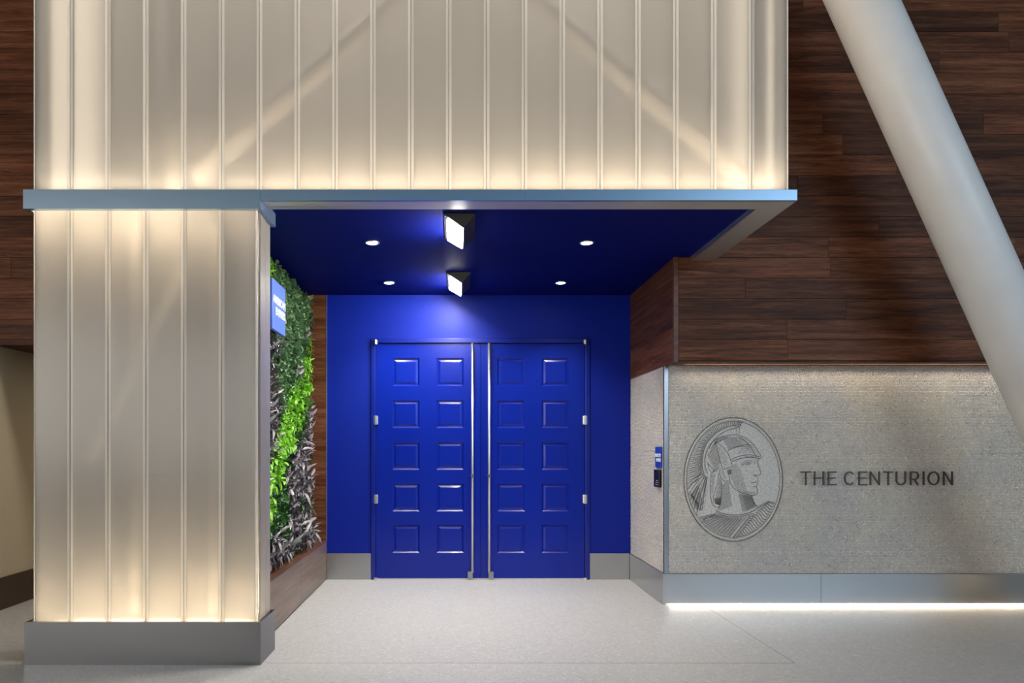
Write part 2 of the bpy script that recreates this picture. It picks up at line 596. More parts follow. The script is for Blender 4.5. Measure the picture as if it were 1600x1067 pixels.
def downlight(x, y, label):
    t = tag(empty('downlight', (x, y, CEIL)), label, 'ceiling light', 'round downlights in the blue ceiling')
    n = 28
    b = MB()
    prof = [(0.050, 0.0), (0.058, -0.003), (0.056, -0.008), (0.046, -0.009), (0.043, -0.004)]
    for r, z in prof:
        for k in range(n):
            a = 2 * math.pi * k / n
            b.v.append((x + r * math.cos(a), y + r * math.sin(a), CEIL + z))
    for i in range(len(prof) - 1):
        for k in range(n):
            l = (k + 1) % n
            b.f.append((i * n + k, i * n + l, (i + 1) * n + l, (i + 1) * n + k))
    b.build('trim_ring', 'pull', t, smooth=True)
    MB().tube((x, y, CEIL - 0.001), (x, y, CEIL - 0.005), 0.044, 28).build('lens', 'disc', t)
    l = bpy.data.lights.new('downlight_beam', 'SPOT')
    l.energy, l.color, l.spot_size, l.spot_blend, l.shadow_soft_size = 62, (1.0, 0.93, 0.83), R(104), 0.75, 0.045
    o = bpy.data.objects.new('downlight_beam', l)
    COL.objects.link(o)
    o.parent = t
    o.location = (0, 0, -0.05)


downlight(-0.644, 5.08, 'round downlight in the blue ceiling, front one on the left of the wedge lamps')
downlight(1.01, 5.08, 'round downlight in the blue ceiling, front one on the right of the wedge lamps')
downlight(-0.64, 6.31, 'round downlight in the blue ceiling, rear one on the left near the door')
downlight(1.005, 6.31, 'round downlight in the blue ceiling, rear one on the right near the door')


def wedge(y0, y1, label):
    t = tag(empty('wedge_light', (0.0, (y0 + y1) / 2, CEIL)), label, 'ceiling light', 'black wedge lamps on the blue ceiling')
    xa, xr, xc, hz = -0.082, 0.055, 0.135, 0.085
    i0, i1 = y0 + 0.06, y1 - 0.03
    z = CEIL
    b = MB()
    b.v = [(xa, y0, z), (xc, y0, z), (xc, y1, z), (xa, y1, z), (xa, y0, z - .006), (xc, y0, z - .006), (xc, y1, z - .006), (xa, y1, z - .006),
           (xr, i0, z - hz), (xr, i1, z - hz)]
    b.f = [(0, 1, 2, 3), (0, 4, 5, 1), (1, 5, 6, 2), (2, 6, 7, 3), (3, 7, 4, 0), (4, 8, 5), (5, 8, 9, 6), (6, 9, 7), (7, 9, 8, 4)]
    b.build('housing', 'black', t)
    # luminous face on the left slope
    A, B = Vector((xa, 0, z - .006)), Vector((xr, 0, z - hz))
    d = (B - A).normalized()
    nrm = Vector((-(B - A).z, 0, (B - A).x)).normalized()
    if nrm.z > 0:
        nrm = -nrm
    L = (B - A).length
    f = MB()
    e = 0.008
    p0, p1 = A + d * 0.030, A + d * (L - 0.004)
    ys = (i0 + 0.005, i1 - 0.005)
    for off in (0.001, e):
        for p, y in ((p0, ys[0]), (p1, ys[0]), (p1, ys[1]), (p0, ys[1])):
            q = p + nrm * off
            f.v.append((q.x, y, q.z))
    f.f = [(4, 5, 6, 7), (0, 1, 5, 4), (1, 2, 6, 5), (2, 3, 7, 6), (3, 0, 4, 7)]
    f.build('lamp_face', 'lamp', t)
    for yy in (y0 + 0.03, y1 - 0.05):
        MB().tube((xa + 0.012, yy, z - 0.005), (xa + 0.012, yy, z - 0.016), 0.006, 10).build('screw', 'pull', t)


wedge(4.44, 4.98, 'black wedge lamp with a glowing white face, the front one under the canopy edge')
wedge(5.94, 6.52, 'black wedge lamp with a glowing white face, the rear one above the door')

# ------------------------------------------------------------------ timber walls made of planks
ROW = 0.1702


def plank_wall(parent, x0, x1, z0, z1, y, rows_from, seed, first=None):
    rnd = random.Random(seed)
    z = rows_from
    while z > z0:
        z -= ROW
    while z < z1:
        a, b_ = max(z, z0), min(z + ROW, z1)
        if b_ - a > 0.02:
            x = x0
            cut = x0 + rnd.uniform(0.5, 2.2)
            while x < x1 - 0.01:
                e = min(cut, x1)
                if x1 - e < 0.35:
                    e = x1
                dy = rnd.uniform(0, 0.0018)
                box('plank', 'wood', x + 0.0008, e - 0.0008, y - dy, y + 0.025, a + 0.0012, b_ - 0.0012, parent, 0.0012)
                x = e
                cut = e + rnd.uniform(1.1, 2.6)
        z += ROW


WZ = 2.074
wu = MB()
wu.box(XR + 0.03, 7.0, YW + 0.02, YW + 0.10, WZ + 0.012, TOPW)
wood_right = struct(wu.build('wall_right_upper', 'black'), 'dark walnut plank wall above the mosaic', 'wall')
plank_wall(wood_right, XR + 0.040, 7.0, WZ, TOPW, YW, 2.2585, 3)
box('corner_trim', 'wood_edge', XR - 0.002, XR + 0.038, YW - 0.003, YW + 0.03, WZ, CEIL, wood_right, 0.002)
# return of the timber above the mosaic, inside the alcove
for k, (a, b_) in enumerate([(WZ, 2.36), (2.36, 2.66), (2.66, CEIL)]):
    p = MB().box(-(YB - YW - 0.034) / 2, (YB - YW - 0.034) / 2, -0.012, 0.012, a + 0.001, b_ - 0.001)
    o = p.build('plank', 'wood', None, 0.001, centre=False, loc=(XR + 0.012, (YB + YW + 0.034) / 2, 0))
    o.rotation_euler = (0, 0, R(-90))
    o.parent = wood_right
    o.location = o.location - wood_right.location
# underside, with the slot for the wall-washing strip
box('underside_board', 'wood', XR + 0.04, 7.0, YW + 0.026, YW + 0.13, WZ, WZ + 0.012, wood_right)
box('underside_board', 'wood_edge', XR, 7.0, YM - 0.075, YM + 0.02, WZ, WZ + 0.012, wood_right)
box('underside_board', 'wood', XR + 0.026, XR + 0.14, YW + 0.13, YM - 0.075, WZ, WZ + 0.012, wood_right)
box('light_strip', 'led', XR + 0.14, 6.9, YW + 0.14, YW + 0.17, WZ + 0.03, WZ + 0.036, wood_right)
area('wall_wash_strip', (4.2, YM - 0.20, WZ + 0.02), (8, 0, 0), 4.6, 0.03, 46, (1.0, 0.85, 0.64))

wl = MB()
wl.box(-6.0, -2.2, YW + 0.02, YW + 0.10, 2.226, TOPW)
wood_left = struct(wl.build('wall_left_upper', 'black'), 'dark walnut plank wall left of the glass pillar', 'wall')
plank_wall(wood_left, -6.0, -2.2, 2.214, TOPW, YW, 2.2585, 11)
box('underside_board', 'wood', -6.0, -1.7, YW + 0.026, 8.3, 2.214, 2.226, wood_left)
# recess left of the pillar, under the timber
XC = -3.83
cw = MB()
cw.box(XC - 0.2, XC, YW + 0.03, 8.3, 0, 2.214)
struct(cw.build('wall_left', 'cream'), 'cream painted wall in the recess left of the pillar', 'wall')
struct(box('baseboard_left', 'brown_base', XC, XC + 0.014, YW + 0.03, 8.25, 0, 0.27), 'dark bronze skirting on the cream wall', 'skirting')
struct(box('wall_back_left', 'cream', XC, -1.70, 8.25, 8.35, 0, 2.214), 'cream wall closing the recess behind the pillar', 'wall')
struct(box('wall_left_far', 'cream', -6.0, XC - 0.2, YW + 0.04, YW + 0.2, 0, 2.214), 'cream wall below the timber at the far left', 'wall')
area('recess_lamp', (-2.6, 6.9, 2.19), (0, 0, 0), 0.9, 0.9, 9, (1.0, 0.80, 0.52))

# partition behind the planting
struct(box('wall_left_inner', 'soil', -1.72, XG, 4.47, YB + 0.15, 0, CEIL), 'partition carrying the planted wall', 'wall')

# ------------------------------------------------------------------ mosaic wall
import numpy as np


def mosaic_field(name, parent, u0, u1, z0, z1, to_world, seed, pitch=0.0150, holes=None):
    rng = np.random.default_rng(seed)
    dz = pitch * 0.866
    cs = []
    nz = int((z1 - z0) / dz)
    nu = int((u1 - u0) / pitch)
    for j in range(nz):
        off = 0.25 if j % 2 else 0.75
        u = u0 + (np.arange(nu) + off) * pitch
        zz = np.full_like(u, z0 + (j + 0.5) * dz)
        cs.append(np.stack([u, zz], 1))
    cs = np.concatenate(cs)
    if holes is not None:
        (hx, hz, ha, hb) = holes
        cs = cs[((cs[:, 0] - hx) / ha) ** 2 + ((cs[:, 1] - hz) / hb) ** 2 > 1]
    n = len(cs)
    ang = (np.arange(6) + 0.5) * math.pi / 3
    r = pitch * 0.535
    ring = np.stack([np.cos(ang), np.sin(ang)], 1)
    top = cs[:, None, :] + ring[None] * r * 0.86
    bot = cs[:, None, :] + ring[None] * r * 0.97
    tilt = rng.normal(0, 0.045, (n, 2))
    hgt = 0.0035 + rng.normal(0, 0.0005, n)
    row = np.round((cs[:, 1] - z0) / dz).astype(int)
    ph = rng.random((nz + 2, 3)) * 6.28
    wave = np.sin(cs[:, 0] * 2.1 + ph[row, 0]) + np.sin(cs[:, 0] * 5.3 + ph[row, 1]) + 0.6 * np.sin(cs[:, 0] * 11 + ph[row, 2])
    hgt += 0.0020 * np.clip(wave - 0.9, 0, 1.2)
    # some rows sit a little proud, as they do where two sheets meet
    depth_top = hgt[:, None] + (ring[None] * r * tilt[:, None, :]).sum(2)
    V = np.zeros((n, 12, 3))
    V[:, :6, :2], V[:, :6, 2] = top, depth_top
    V[:, 6:, :2], V[:, 6:, 2] = bot, 0.0
    V = V.reshape(-1, 3)
    P = to_world(V)
    base = (np.arange(n) * 12)[:, None]
    hexf = base + np.arange(6)[None]
    k = np.arange(6)
    l = (k + 1) % 6
    quads = base[:, None, :] + np.stack([k + 6, l + 6, l, k], 1)[None]
    loops = np.concatenate([hexf.reshape(-1), quads.reshape(-1)])
    starts = np.concatenate([np.arange(n) * 6, n * 6 + np.arange(n * 6) * 4])
    tot = np.concatenate([np.full(n, 6), np.full(n * 6, 4)])
    me = bpy.data.meshes.new(name)
    me.vertices.add(len(P))
    me.vertices.foreach_set('co', P.astype(np.float32).reshape(-1))
    me.loops.add(len(loops))
    me.loops.foreach_set('vertex_index', loops.astype(np.int32))
    me.polygons.add(len(starts))
    me.polygons.foreach_set('loop_start', starts.astype(np.int32))
    me.polygons.foreach_set('loop_total', tot.astype(np.int32))
    me.update(calc_edges=True)
    tone = np.repeat(rng.random(n), 12).astype(np.float32)
    a = me.attributes.new('tone', 'FLOAT', 'POINT')
    a.data.foreach_set('value', tone)
    me.materials.append(M['mosaic'])
    me.validate()
    o = bpy.data.objects.new(name, me)
    COL.objects.link(o)
    o.parent = parent
    o.location = -origin(parent)
    o['kind'] = 'stuff'
    return o


PX = YM / 1030                       # metres per photograph pixel on the mosaic plane
EMX, EMZ = (1145.5 - 712) * PX, 1.36 + (700 - 749) * PX
EA, EB = 77.4 * PX, 97.0 * PX
mw = MB()
mw.box(XR + 0.004, 7.0, YM + 0.004, YM + 0.2, 0.0, WZ + 0.06)
mw.box(XR + 0.004, XR + 0.2, YM + 0.2, YB + 0.1, 0.0, WZ + 0.0)
wall_right = struct(mw.build('wall_right', 'grout'), 'pale grey penny-tile mosaic wall with the engraved medallion', 'wall')
mosaic_field('mosaic_tiles', wall_right, XR + 0.042, 5.35, 0.272, WZ + 0.05, lambda v: np.stack([v[:, 0], YM + 0.004 - v[:, 2], v[:, 1]], 1), 1,
             holes=(EMX, EMZ, EA * 0.99, EB * 0.99))
# on the return the tiles face the door side (-X)
mosaic_field('mosaic_tiles', wall_right, -YB + 0.005, -YM - 0.02, 0.272, WZ, lambda v: np.stack([XR + 0.004 - v[:, 2], -v[:, 0], v[:, 1]], 1), 2)
box('corner_profile', 'chrome', XR + 0.004, XR + 0.040, YM - 0.006, YM + 0.012, 0.266, WZ, wall_right, 0.002)
box('corner_dark_strip', 'black', XR - 0.002, XR + 0.004, YM - 0.002, YM + 0.008, 0.266, WZ, wall_right)  # thin black strip down the corner

# floating steel plinth with a light strip beneath it
pl = empty('baseboard_right', (XR, YM, 0))
struct(pl, 'brushed steel plinth glowing underneath along the mosaic wall', 'plinth')
YP = 5.717
cuts = [XR, (1283 - 712) * YP / 1030, 5.0, 7.0]
for a, b_ in zip(cuts[:-1], cuts[1:]):
    box('steel_panel', 'steel', a + (0.0006 if a > XR else 0), b_ - 0.0006, YP, YM + 0.004, 0.011, 0.266, pl, 0.0015)
box('steel_panel', 'steel', XR - 0.012, XR - 0.0005, YP, YB - 0.015, 0.002, 0.268, pl, 0.0015)
box('light_strip', 'led_floor', XR + 0.05, 6.9, YP + 0.003, YP + 0.012, 0.003, 0.0105, pl)

# ------------------------------------------------------------------ engraved medallion (traced on its own plane)
S = 1 / 4.4454 * PX


def E(pts):
    return [((x - 469.5) * S, (529 - y) * S) for x, y in pts]


def smooth_line(pts, k=6):
    """Catmull-Rom through the points"""
    if len(pts) < 3:
        return pts
    out = []
    P = [pts[0]] + list(pts) + [pts[-1]]
    for i in range(1, len(P) - 2):
        p0, p1, p2, p3 = P[i - 1], P[i], P[i + 1], P[i + 2]
        for s in range(k):
            t = s / k
            out.append(tuple(0.5 * (2 * p1[c] + (p2[c] - p0[c]) * t + (2 * p0[c] - 5 * p1[c] + 4 * p2[c] - p3[c]) * t * t + (3 * p1[c] - p0[c] - 3 * p2[c] + p3[c]) * t ** 3) for c in (0, 1)))
    out.append(pts[-1])
    return out


def at_len(pts, t):
    L = [0]
    for a, b in zip(pts[:-1], pts[1:]):
        L.append(L[-1] + math.hypot(b[0] - a[0], b[1] - a[1]))
    s = t * L[-1]
    for i in range(len(pts) - 1):
        if s <= L[i + 1] + 1e-9:
            f = (s - L[i]) / (L[i + 1] - L[i] or 1)
            return (pts[i][0] + (pts[i + 1][0] - pts[i][0]) * f, pts[i][1] + (pts[i + 1][1] - pts[i][1]) * f)
    return pts[-1]


def ell(deg, f=1.0):
    a = R(deg)
    return (469.5 + 322 * f * math.cos(a), 529 - 409 * f * math.sin(a))


med = empty('medallion', (EMX, YM - 0.0036, EMZ))
tag(med, 'oval grey medallion engraved with a helmeted soldier in profile, set in the mosaic wall', 'emblem')


def med_build(mb, name, mat, y):
    return mb.build(name, mat, med, centre=False, loc=(EMX, YM - 0.0036 + y, EMZ))


nE = 72
disc = MB()
disc.prism([(EA * 0.985 * math.cos(2 * math.pi * k / nE), EB * 0.985 * math.sin(2 * math.pi * k / nE)) for k in range(nE)][::-1], 0, 0.0035, 'y')
med_build(disc, 'disc', 'stone', 0.0)
rim = MB()
for s, wd, h in ((0.968, 0.0145, 0.008),):
    rim.ribbon([(EA * s * math.cos(2 * math.pi * k / nE), EB * s * math.sin(2 * math.pi * k / nE)) for k in range(nE)], wd, h, True)
med_build(rim, 'rim', 'stone_light', 0.0)

LN, TH = 0.0052, 0.0030
ln = MB()
for s in (0.998, 0.938):
    ln.ribbon([(EA * s * math.cos(2 * math.pi * k / nE), EB * s * math.sin(2 * math.pi * k / nE)) for k in range(nE)], 0.0048, 0.003, True)
med_build(ln, 'rim_shade_line', 'engrave_shade', 0.0)

HI = MB()      # pale raised strokes
DK = MB()      # raised lines, relief shadow put in as dark colour
HT = MB()      # fine hatching


def dark(pts, wd=LN):
    DK.ribbon(E(smooth_line(pts)), wd, 0.003)


def pale(pts, wd=LN):
    HI.ribbon(E(smooth_line(pts)), wd, 0.006)


def hatch(a, b, wd=TH, bow=0.0):
    mx, my = (a[0] + b[0]) / 2, (a[1] + b[1]) / 2
    dx, dy = b[0] - a[0], b[1] - a[1]
    HT.ribbon(E(smooth_line([a, (mx - dy * bow, my + dx * bow), b], 4)), wd, 0.0022)


hold = smooth_line([(268, 492), (254, 440), (257, 370), (277, 297), (318, 237), (375, 192), (440, 162), (522, 148)], 8)
hold2 = smooth_line([(292, 486), (274, 440), (276, 372), (296, 310), (336, 256), (388, 212), (442, 184), (492, 172)], 8)
dark(hold[::4]); dark(hold2[::4])
pale([((a[0] + b[0]) / 2, (a[1] + b[1]) / 2) for a, b in zip(hold[::6], hold2[::6])], 0.010)
# crest bristles between the holder and the rim
nb = 46
for k in range(nb):
    t = k / (nb - 1)
    a = at_len(hold, 0.06 + 0.92 * t)
    b = ell(186 - (186 - 79) * t, 0.985)
    hatch(a, b, 0.0062 if k % 2 else 0.0048, -0.14 if t < 0.85 else 0.05)
    if k % 2 == 0 and t < 0.8:
        b2 = ell(184 - (186 - 79) * t, 0.97)
        a2 = (a[0] - 4, a[1] - 4)
        pale([a2, ((a2[0] + b2[0]) / 2, (a2[1] + b2[1]) / 2 - 6), b2], 0.0042)
# hanging plume strands below
for k, e in enumerate([(150, 560), (150, 600), (156, 640), (165, 680), (178, 712), (194, 745), (214, 778), (238, 745), (256, 738), (270, 690)]):
    s = (262 + k * 3.2, 486 + k * 3)
    m = ((s[0] * 0.5 + e[0] * 0.5) - 6, (s[1] + e[1]) / 2 - 4)
    dark([s, m, e], 0.0060)
    if k % 2 == 0:
        pale([(s[0] + 4, s[1] + 6), (m[0] + 9, m[1] + 8), (e[0] + 9, e[1] - 4)], 0.0075)
for k in range(26):
    t = k / 25
    a = (168 + 46 * t, 640 + 105 * t)
    hatch(a, (a[0] + 62 - 8 * t, a[1] - 70 + 14 * t), 0.0026)
    b = (165 + 60 * t, 610 + 130 * t)
    hatch(b, (b[0] + 34, b[1] + 44 - 40 * t), 0.0022)
# crest post
for x in (490, 512):
    dark([(x, 160), (x - 1, 216)])
dark([(474, 156), (500, 163), (524, 150)], 0.008); dark([(484, 172), (516, 172)], 0.005)
for k in range(8):
    hatch((505 + k * 4.5, 140 - k * 1.2), (503 + k * 6, 110 + k * 0.8), 0.003)
# helmet dome, ridge, band and brim
dark([(300, 316), (328, 268), (380, 236), (440, 222), (490, 219), (545, 236), (598, 274), (636, 322), (660, 364), (663, 378), (650, 386)])
dark([(462, 404), (500, 390), (545, 379), (600, 376), (650, 386)], 0.0062)
dark([(456, 392), (500, 371), (560, 359), (615, 361), (655, 374)])
dark([(428, 331), (470, 311), (520, 296), (572, 282)])
dark([(500, 231), (548, 258), (585, 296), (612, 340), (620, 358)])
for k in range(9):
    hatch((555 + k * 9.5, 378 - abs(k - 4) * 0.5), (552 + k * 10.5, 364), 0.0048)
for k in range(14):
    t = k / 13
    a = (392 + 46 * t, 254 + 70 * t)
    hatch(a, (a[0] + 88 + 30 * t, a[1] - 20 - 6 * t), 0.0026, -0.05)
for k in range(12):
    t = k / 11
    a = at_len([(505, 236), (548, 262), (583, 298), (612, 342)], t)
    hatch((a[0] - 34, a[1] + 4), a, 0.0026)
    b = at_len([(530, 232), (598, 276), (636, 324), (656, 362)], t)
    hatch((b[0] - 26, b[1] + 8), (b[0] - 3, b[1] + 2), 0.0026)
for k in range(5):
    hatch((500 + k * 6, 345 - k * 14), (560 + k * 13, 338 - k * 12), 0.0026)
for k in range(5):   # long arcs behind the wing
    dark([(306 + 9 * k, 330 - 16 * k), (340 + 10 * k, 286 - 12 * k), (395 + 12 * k, 254 - 6 * k)], 0.0034)
# wing on the helmet
wing = [(348, 268), (398, 303), (434, 350), (457, 408), (463, 436), (452, 443), (396, 461), (386, 424), (366, 348), (348, 268)]
DK.ribbon(E(wing), LN, 0.0035)
pale([(358, 290), (398, 338), (425, 398), (430, 440)], 0.011)
pale([(366, 310), (384, 360), (398, 415), (404, 446)], 0.009)
for k in range(9):
    t = k / 8
    hatch((364 + 34 * t, 312 + 112 * t), (384 + 40 * t, 306 + 104 * t), 0.0024, 0.3)
# hatched hair behind the wing
for k in range(13):
    t = k / 12
    hatch((288 + 50 * t, 366 + 92 * t), (350 + 30 * t, 284 + 122 * t), 0.0042)
    if k % 2:
        pale([(292 + 50 * t, 372 + 92 * t), (350 + 30 * t, 296 + 120 * t)], 0.0034)
for k in range(6):
    hatch((282 + k * 9, 400 + k * 12), (300 + k * 9, 430 + k * 9), 0.004)
dark([(292, 420), (300, 455), (318, 480), (345, 470), (370, 450)], 0.0045)
dark([(318, 486), (340, 462), (372, 440)], 0.0045)
# ear and cheek strap
dark([(378, 454), (376, 498), (392, 528), (414, 541), (436, 536)])
dark([(398, 470), (404, 500), (420, 522)], 0.0034)
pale([(388, 470), (390, 505), (410, 530)], 0.006)
for k in range(6):
    hatch((428 + k * 5, 462 - k), (434 + k * 4, 500 - k * 2), 0.0046)
# hanging strap behind the neck
dark([(315, 486), (310, 560), (312, 650), (326, 700), (352, 722), (376, 718)])
dark([(364, 482), (364, 530), (346, 600), (331, 650), (338, 690), (376, 706)], 0.0040)
for k in range(15):
    hatch((316, 500 + k * 9), (342 - k * 0.8, 494 + k * 9), 0.0030)
for k in range(14):
    t = k / 13
    hatch((336 + 50 * t, 660 - 10 * t), (340 + 40 * t + (30 * (1 - t)) * 0.3, 700 + 8 * t), 0.0034)
    hatch((370 - 26 * t, 520 + 140 * t), (388, 540 + 150 * t), 0.0042)
# profile of the face
dark([(646, 388), (638, 404), (640, 424), (650, 448), (660, 478), (658, 493), (642, 499)])
dark([(606, 494), (620, 501), (640, 498)], 0.006)
dark([(612, 503), (634, 512), (640, 530), (638, 546)], 0.0036)
dark([(588, 548), (612, 550), (634, 544)], 0.0055)
dark([(638, 548), (637, 562), (630, 576)], 0.004)
dark([(606, 577), (622, 581), (634, 576)], 0.0052)
dark([(630, 582), (639, 604), (636, 624), (624, 636), (596, 637), (556, 630), (512, 613), (476, 592), (454, 566), (443, 536), (440, 504)], 0.0055)
dark([(526, 432), (556, 414), (590, 406), (602, 410)], 0.005)
dark([(552, 424), (574, 427), (592, 416)], 0.0045)
dark([(566, 418), (582, 416)], 0.012)
dark([(524, 424), (560, 399), (612, 396)], 0.0034)
dark([(636, 392), (618, 408), (612, 428)], 0.003)
for k in range(20):
    t = k / 19
    hatch((446 + 70 * t * t, 470 + 150 * t), (512 + 50 * t - 60 * max(0, .35 - t), 418 + 176 * t), 0.0026)
for k in range(10):
    hatch((532 + k * 9, 632 - k * 0.3), (556 + k * 7.5, 606 + k * 1.5), 0.0028)
# neck
dark([(602, 640), (602, 668), (618, 696), (640, 716)], 0.005)
dark([(388, 545), (386, 640), (374, 720), (350, 748)], 0.004)
for k in range(24):
    t = k / 23
    hatch((386 - 18 * t, 570 + 176 * t), (440 + 22 * t, 544 + 166 * t), 0.0028)
for k in range(16):
    t = k / 15
    hatch((506 + 90 * t, 618 + 30 * t), (536 + 100 * t, 758 - 34 * t), 0.0036)
    hatch((530 + 30 * t, 640 + 108 * t), (598 + 26 * t, 636 + 72 * t), 0.0034)
# collar and shoulders
dark([(350, 746), (400, 766), (470, 775), (540, 770), (592, 754), (640, 728), (682, 704), (712, 687)], 0.0065)
dark([(356, 764), (404, 781), (470, 789), (540, 783), (584, 768)], 0.0055)
pale([(354, 755), (402, 773), (470, 782), (540, 776), (588, 761)], 0.006)
dark([(640, 718), (688, 691), (714, 681), (756, 690)], 0.0045)
dark([(250, 832), (286, 792), (322, 783), (354, 752)], 0.0045)
for k in range(22):
    t = k / 21
    a = (340 + 200 * t, 768 + 24 * min(1, t * 2))
    b = ell(221 + 42 * t, 0.985)
    hatch(a, b, 0.0062)
    if k % 2:
        pale([(a[0] - 5, a[1] + 6), (b[0] + 2, b[1] - 6)], 0.0042)
dark([(560, 786), (506, 850), (438, 930)], 0.006); dark([(592, 770), (532, 850), (462, 936)], 0.0045)
pale([(576, 778), (519, 850), (450, 933)], 0.006)
for k in range(22):
    t = k / 21
    a = at_len([(596, 768), (534, 850), (466, 936)], t)
    hatch((a[0] - 4, a[1] - 3), (a[0] + 24, a[1] + 12), 0.0044, -0.1)
for k in range(19):
    t = k / 18
    a = at_len([(706, 694), (640, 742), (590, 800), (545, 862), (490, 928)], t)
    b = ell(336 - 58 * t, 0.975)
    pts = []
    for q in range(9):
        s = q / 8
        x, y = a[0] + (b[0] - a[0]) * s, a[1] + (b[1] - a[1]) * s
        pts.append((x, y - 15 * math.sin(s * math.pi * 1.9) * min(1, math.hypot(b[0] - a[0], b[1] - a[1]) / 120)))
    dark(pts, 0.0056)
    pale([(x, y + 4) for x, y in pts], 0.0040)
med_build(HI, 'raised_strokes', 'stone_light', 0.0)
med_build(DK, 'outline_shade_line', 'engrave_shade', 0.0)
med_build(HT, 'hatch_shade_line', 'engrave_shade', 0.0)

# ------------------------------------------------------------------ standing metal letters THE CENTURION
TXZ0, TXZ1 = 1.36 + (700 - 757.9) * PX, 1.36 + (700 - 736.2) * PX
LH = TXZ1 - TXZ0
sign = tag(empty('wall_lettering', ((1366 - 712) * PX, YM, TXZ0)), 'dark metal letters reading THE CENTURION standing off the mosaic wall', 'sign')
SW = 0.0112


def stroke_poly(pts, closed=False):
    """flat outline polygons (quads) of a stroke of width SW along a polyline"""
    n = len(pts)
    L, Rr = [], []
    for k, (x, z) in enumerate(pts):
        a = pts[k - 1] if (k or closed) else None
        b = pts[(k + 1) % n] if (k < n - 1 or closed) else None
        d1 = Vector((x - a[0], z - a[1])).normalized() if a else None
        d2 = Vector((b[0] - x, b[1] - z)).normalized() if b else None
        d1, d2 = d1 or d2, d2 or d1
        n1, n2 = Vector((-d1.y, d1.x)), Vector((-d2.y, d2.x))
        m = (n1 + n2)
        m = m.normalized() if m.length > 1e-6 else n1
        c = max(0.35, m.dot(n1))
        L.append((x + m.x * SW / 2 / c, z + m.y * SW / 2 / c))
        Rr.append((x - m.x * SW / 2 / c, z - m.y * SW / 2 / c))
    return L, Rr


def stroke(mb, pts, y0, y1, closed=False):
    L, Rr = stroke_poly(pts, closed)
    n, i = len(pts), len(mb.v)
    for (lx, lz), (rx, rz) in zip(L, Rr):
        mb.v += [(lx, y0, lz), (rx, y0, rz), (rx, y1, rz), (lx, y1, lz)]
    for k in range(n if closed else n - 1):
        a, b = i + 4 * k, i + 4 * ((k + 1) % n)
        for e in range(4):
            g = (e + 1) % 4
            mb.f.append((a + e, b + e, b + g, a + g))
    if not closed:
        mb.f += [(i, i + 1, i + 2, i + 3), (i + 4 * n - 1, i + 4 * n - 2, i + 4 * n - 3, i + 4 * n - 4)]


def arc(cx_, cz, rx, rz, a0, a1, n=14):
    return [(cx_ + rx * math.cos(R(a0 + (a1 - a0) * k / n)), cz + rz * math.sin(R(a0 + (a1 - a0) * k / n))) for k in range(n + 1)]


def glyph(ch, w_, h):
    s = SW / 2
    if ch == 'T':
        return [([(0, h - s), (w_, h - s)], 0), ([(w_ / 2, 0), (w_ / 2, h - s)], 0)]
    if ch == 'H':
        return [([(s, 0), (s, h)], 0), ([(w_ - s, 0), (w_ - s, h)], 0), ([(s, h * .53), (w_ - s, h * .53)], 0)]
    if ch == 'E':
        return [([(w_, h - s), (s, h - s), (s, s), (w_, s)], 0), ([(s, h * .53), (w_ * .9, h * .53)], 0)]
    if ch == 'C':
        return [(arc(w_ / 2, h / 2, w_ / 2 - s, h / 2 - s, 42, 318, 20), 0)]
    if ch == 'N':
        return [([(s, 0), (s, h)], 0), ([(w_ - s, 0), (w_ - s, h)], 0), ([(s, h - s), (w_ - s, s)], 0)]
    if ch == 'U':
        return [([(s, h)] + arc(w_ / 2, w_ / 2, w_ / 2 - s, w_ / 2 - s, 180, 360, 12) + [(w_ - s, h)], 0)]
    if ch == 'R':
        rz = h * .26
        return [([(s, 0), (s, h - s), (w_ * .55, h - s)] + arc(w_ * .55, h - s - rz, w_ * .45 - s, rz, 80, -80, 10) + [(w_ * .5, h - s - 2 * rz), (s, h - s - 2 * rz)], 0), ([(w_ * .5, h - s - 2 * rz), (w_ - s, 0)], 0)]
    if ch == 'I':
        return [([(w_ / 2, 0), (w_ / 2, h)], 0)]
    if ch == 'O':
        return [(arc(w_ / 2, h / 2, w_ / 2 - s, h / 2 - s, 0, 342, 19), 1)]


for ch, a, b_ in [('T', 1248.3, 1264.5), ('H', 1269, 1284.8), ('E', 1290.8, 1304), ('C', 1316, 1332), ('E', 1338.3, 1351.5), ('N', 1355.8, 1371.4), ('T', 1377, 1392),
                  ('U', 1396.3, 1412), ('R', 1418.4, 1432), ('I', 1438, 1441), ('O', 1446, 1464), ('N', 1470, 1484.8)]:
    b = MB()
    k = (YM - 0.04) / YM
    for pts, closed in glyph(ch, (b_ - a) * PX, LH):
        stroke(b, pts, YM - 0.034, YM - 0.022, bool(closed))
    b.v = [(x + (a - 712) * PX, y, z + TXZ0) for x, y, z in b.v]
    le = b.build('letter', 'letter', sign)
    for fx_ in (0.5,):
        zz = TXZ0 + (SW / 2 if ch in 'ECUO' else LH * 0.5)
        xx = (a + b_) / 2
        if ch in 'HNRE':
            xx = a + 1.2
            zz = TXZ0 + LH * 0.5
        MB().tube(((xx - 712) * PX, YM - 0.024, zz), ((xx - 712) * PX, YM + 0.002, zz), 0.003, 8).build('pin', 'letter', le)


# ------------------------------------------------------------------ flat lettering for the two blue plates
def text_mesh(body, size, bold=0.0, spacing=1.0):
    cu = bpy.data.curves.new('lettering', 'FONT')
    cu.body, cu.size, cu.extrude, cu.offset = body, size, 0.0012, bold
    cu.space_character = spacing
    cu.resolution_u = 3
    ob = bpy.data.objects.new('lettering', cu)
    COL.objects.link(ob)
    dg = bpy.context.evaluated_depsgraph_get()
    me = bpy.data.meshes.new_from_object(ob.evaluated_get(dg))
    bpy.data.objects.remove(ob)
    return me


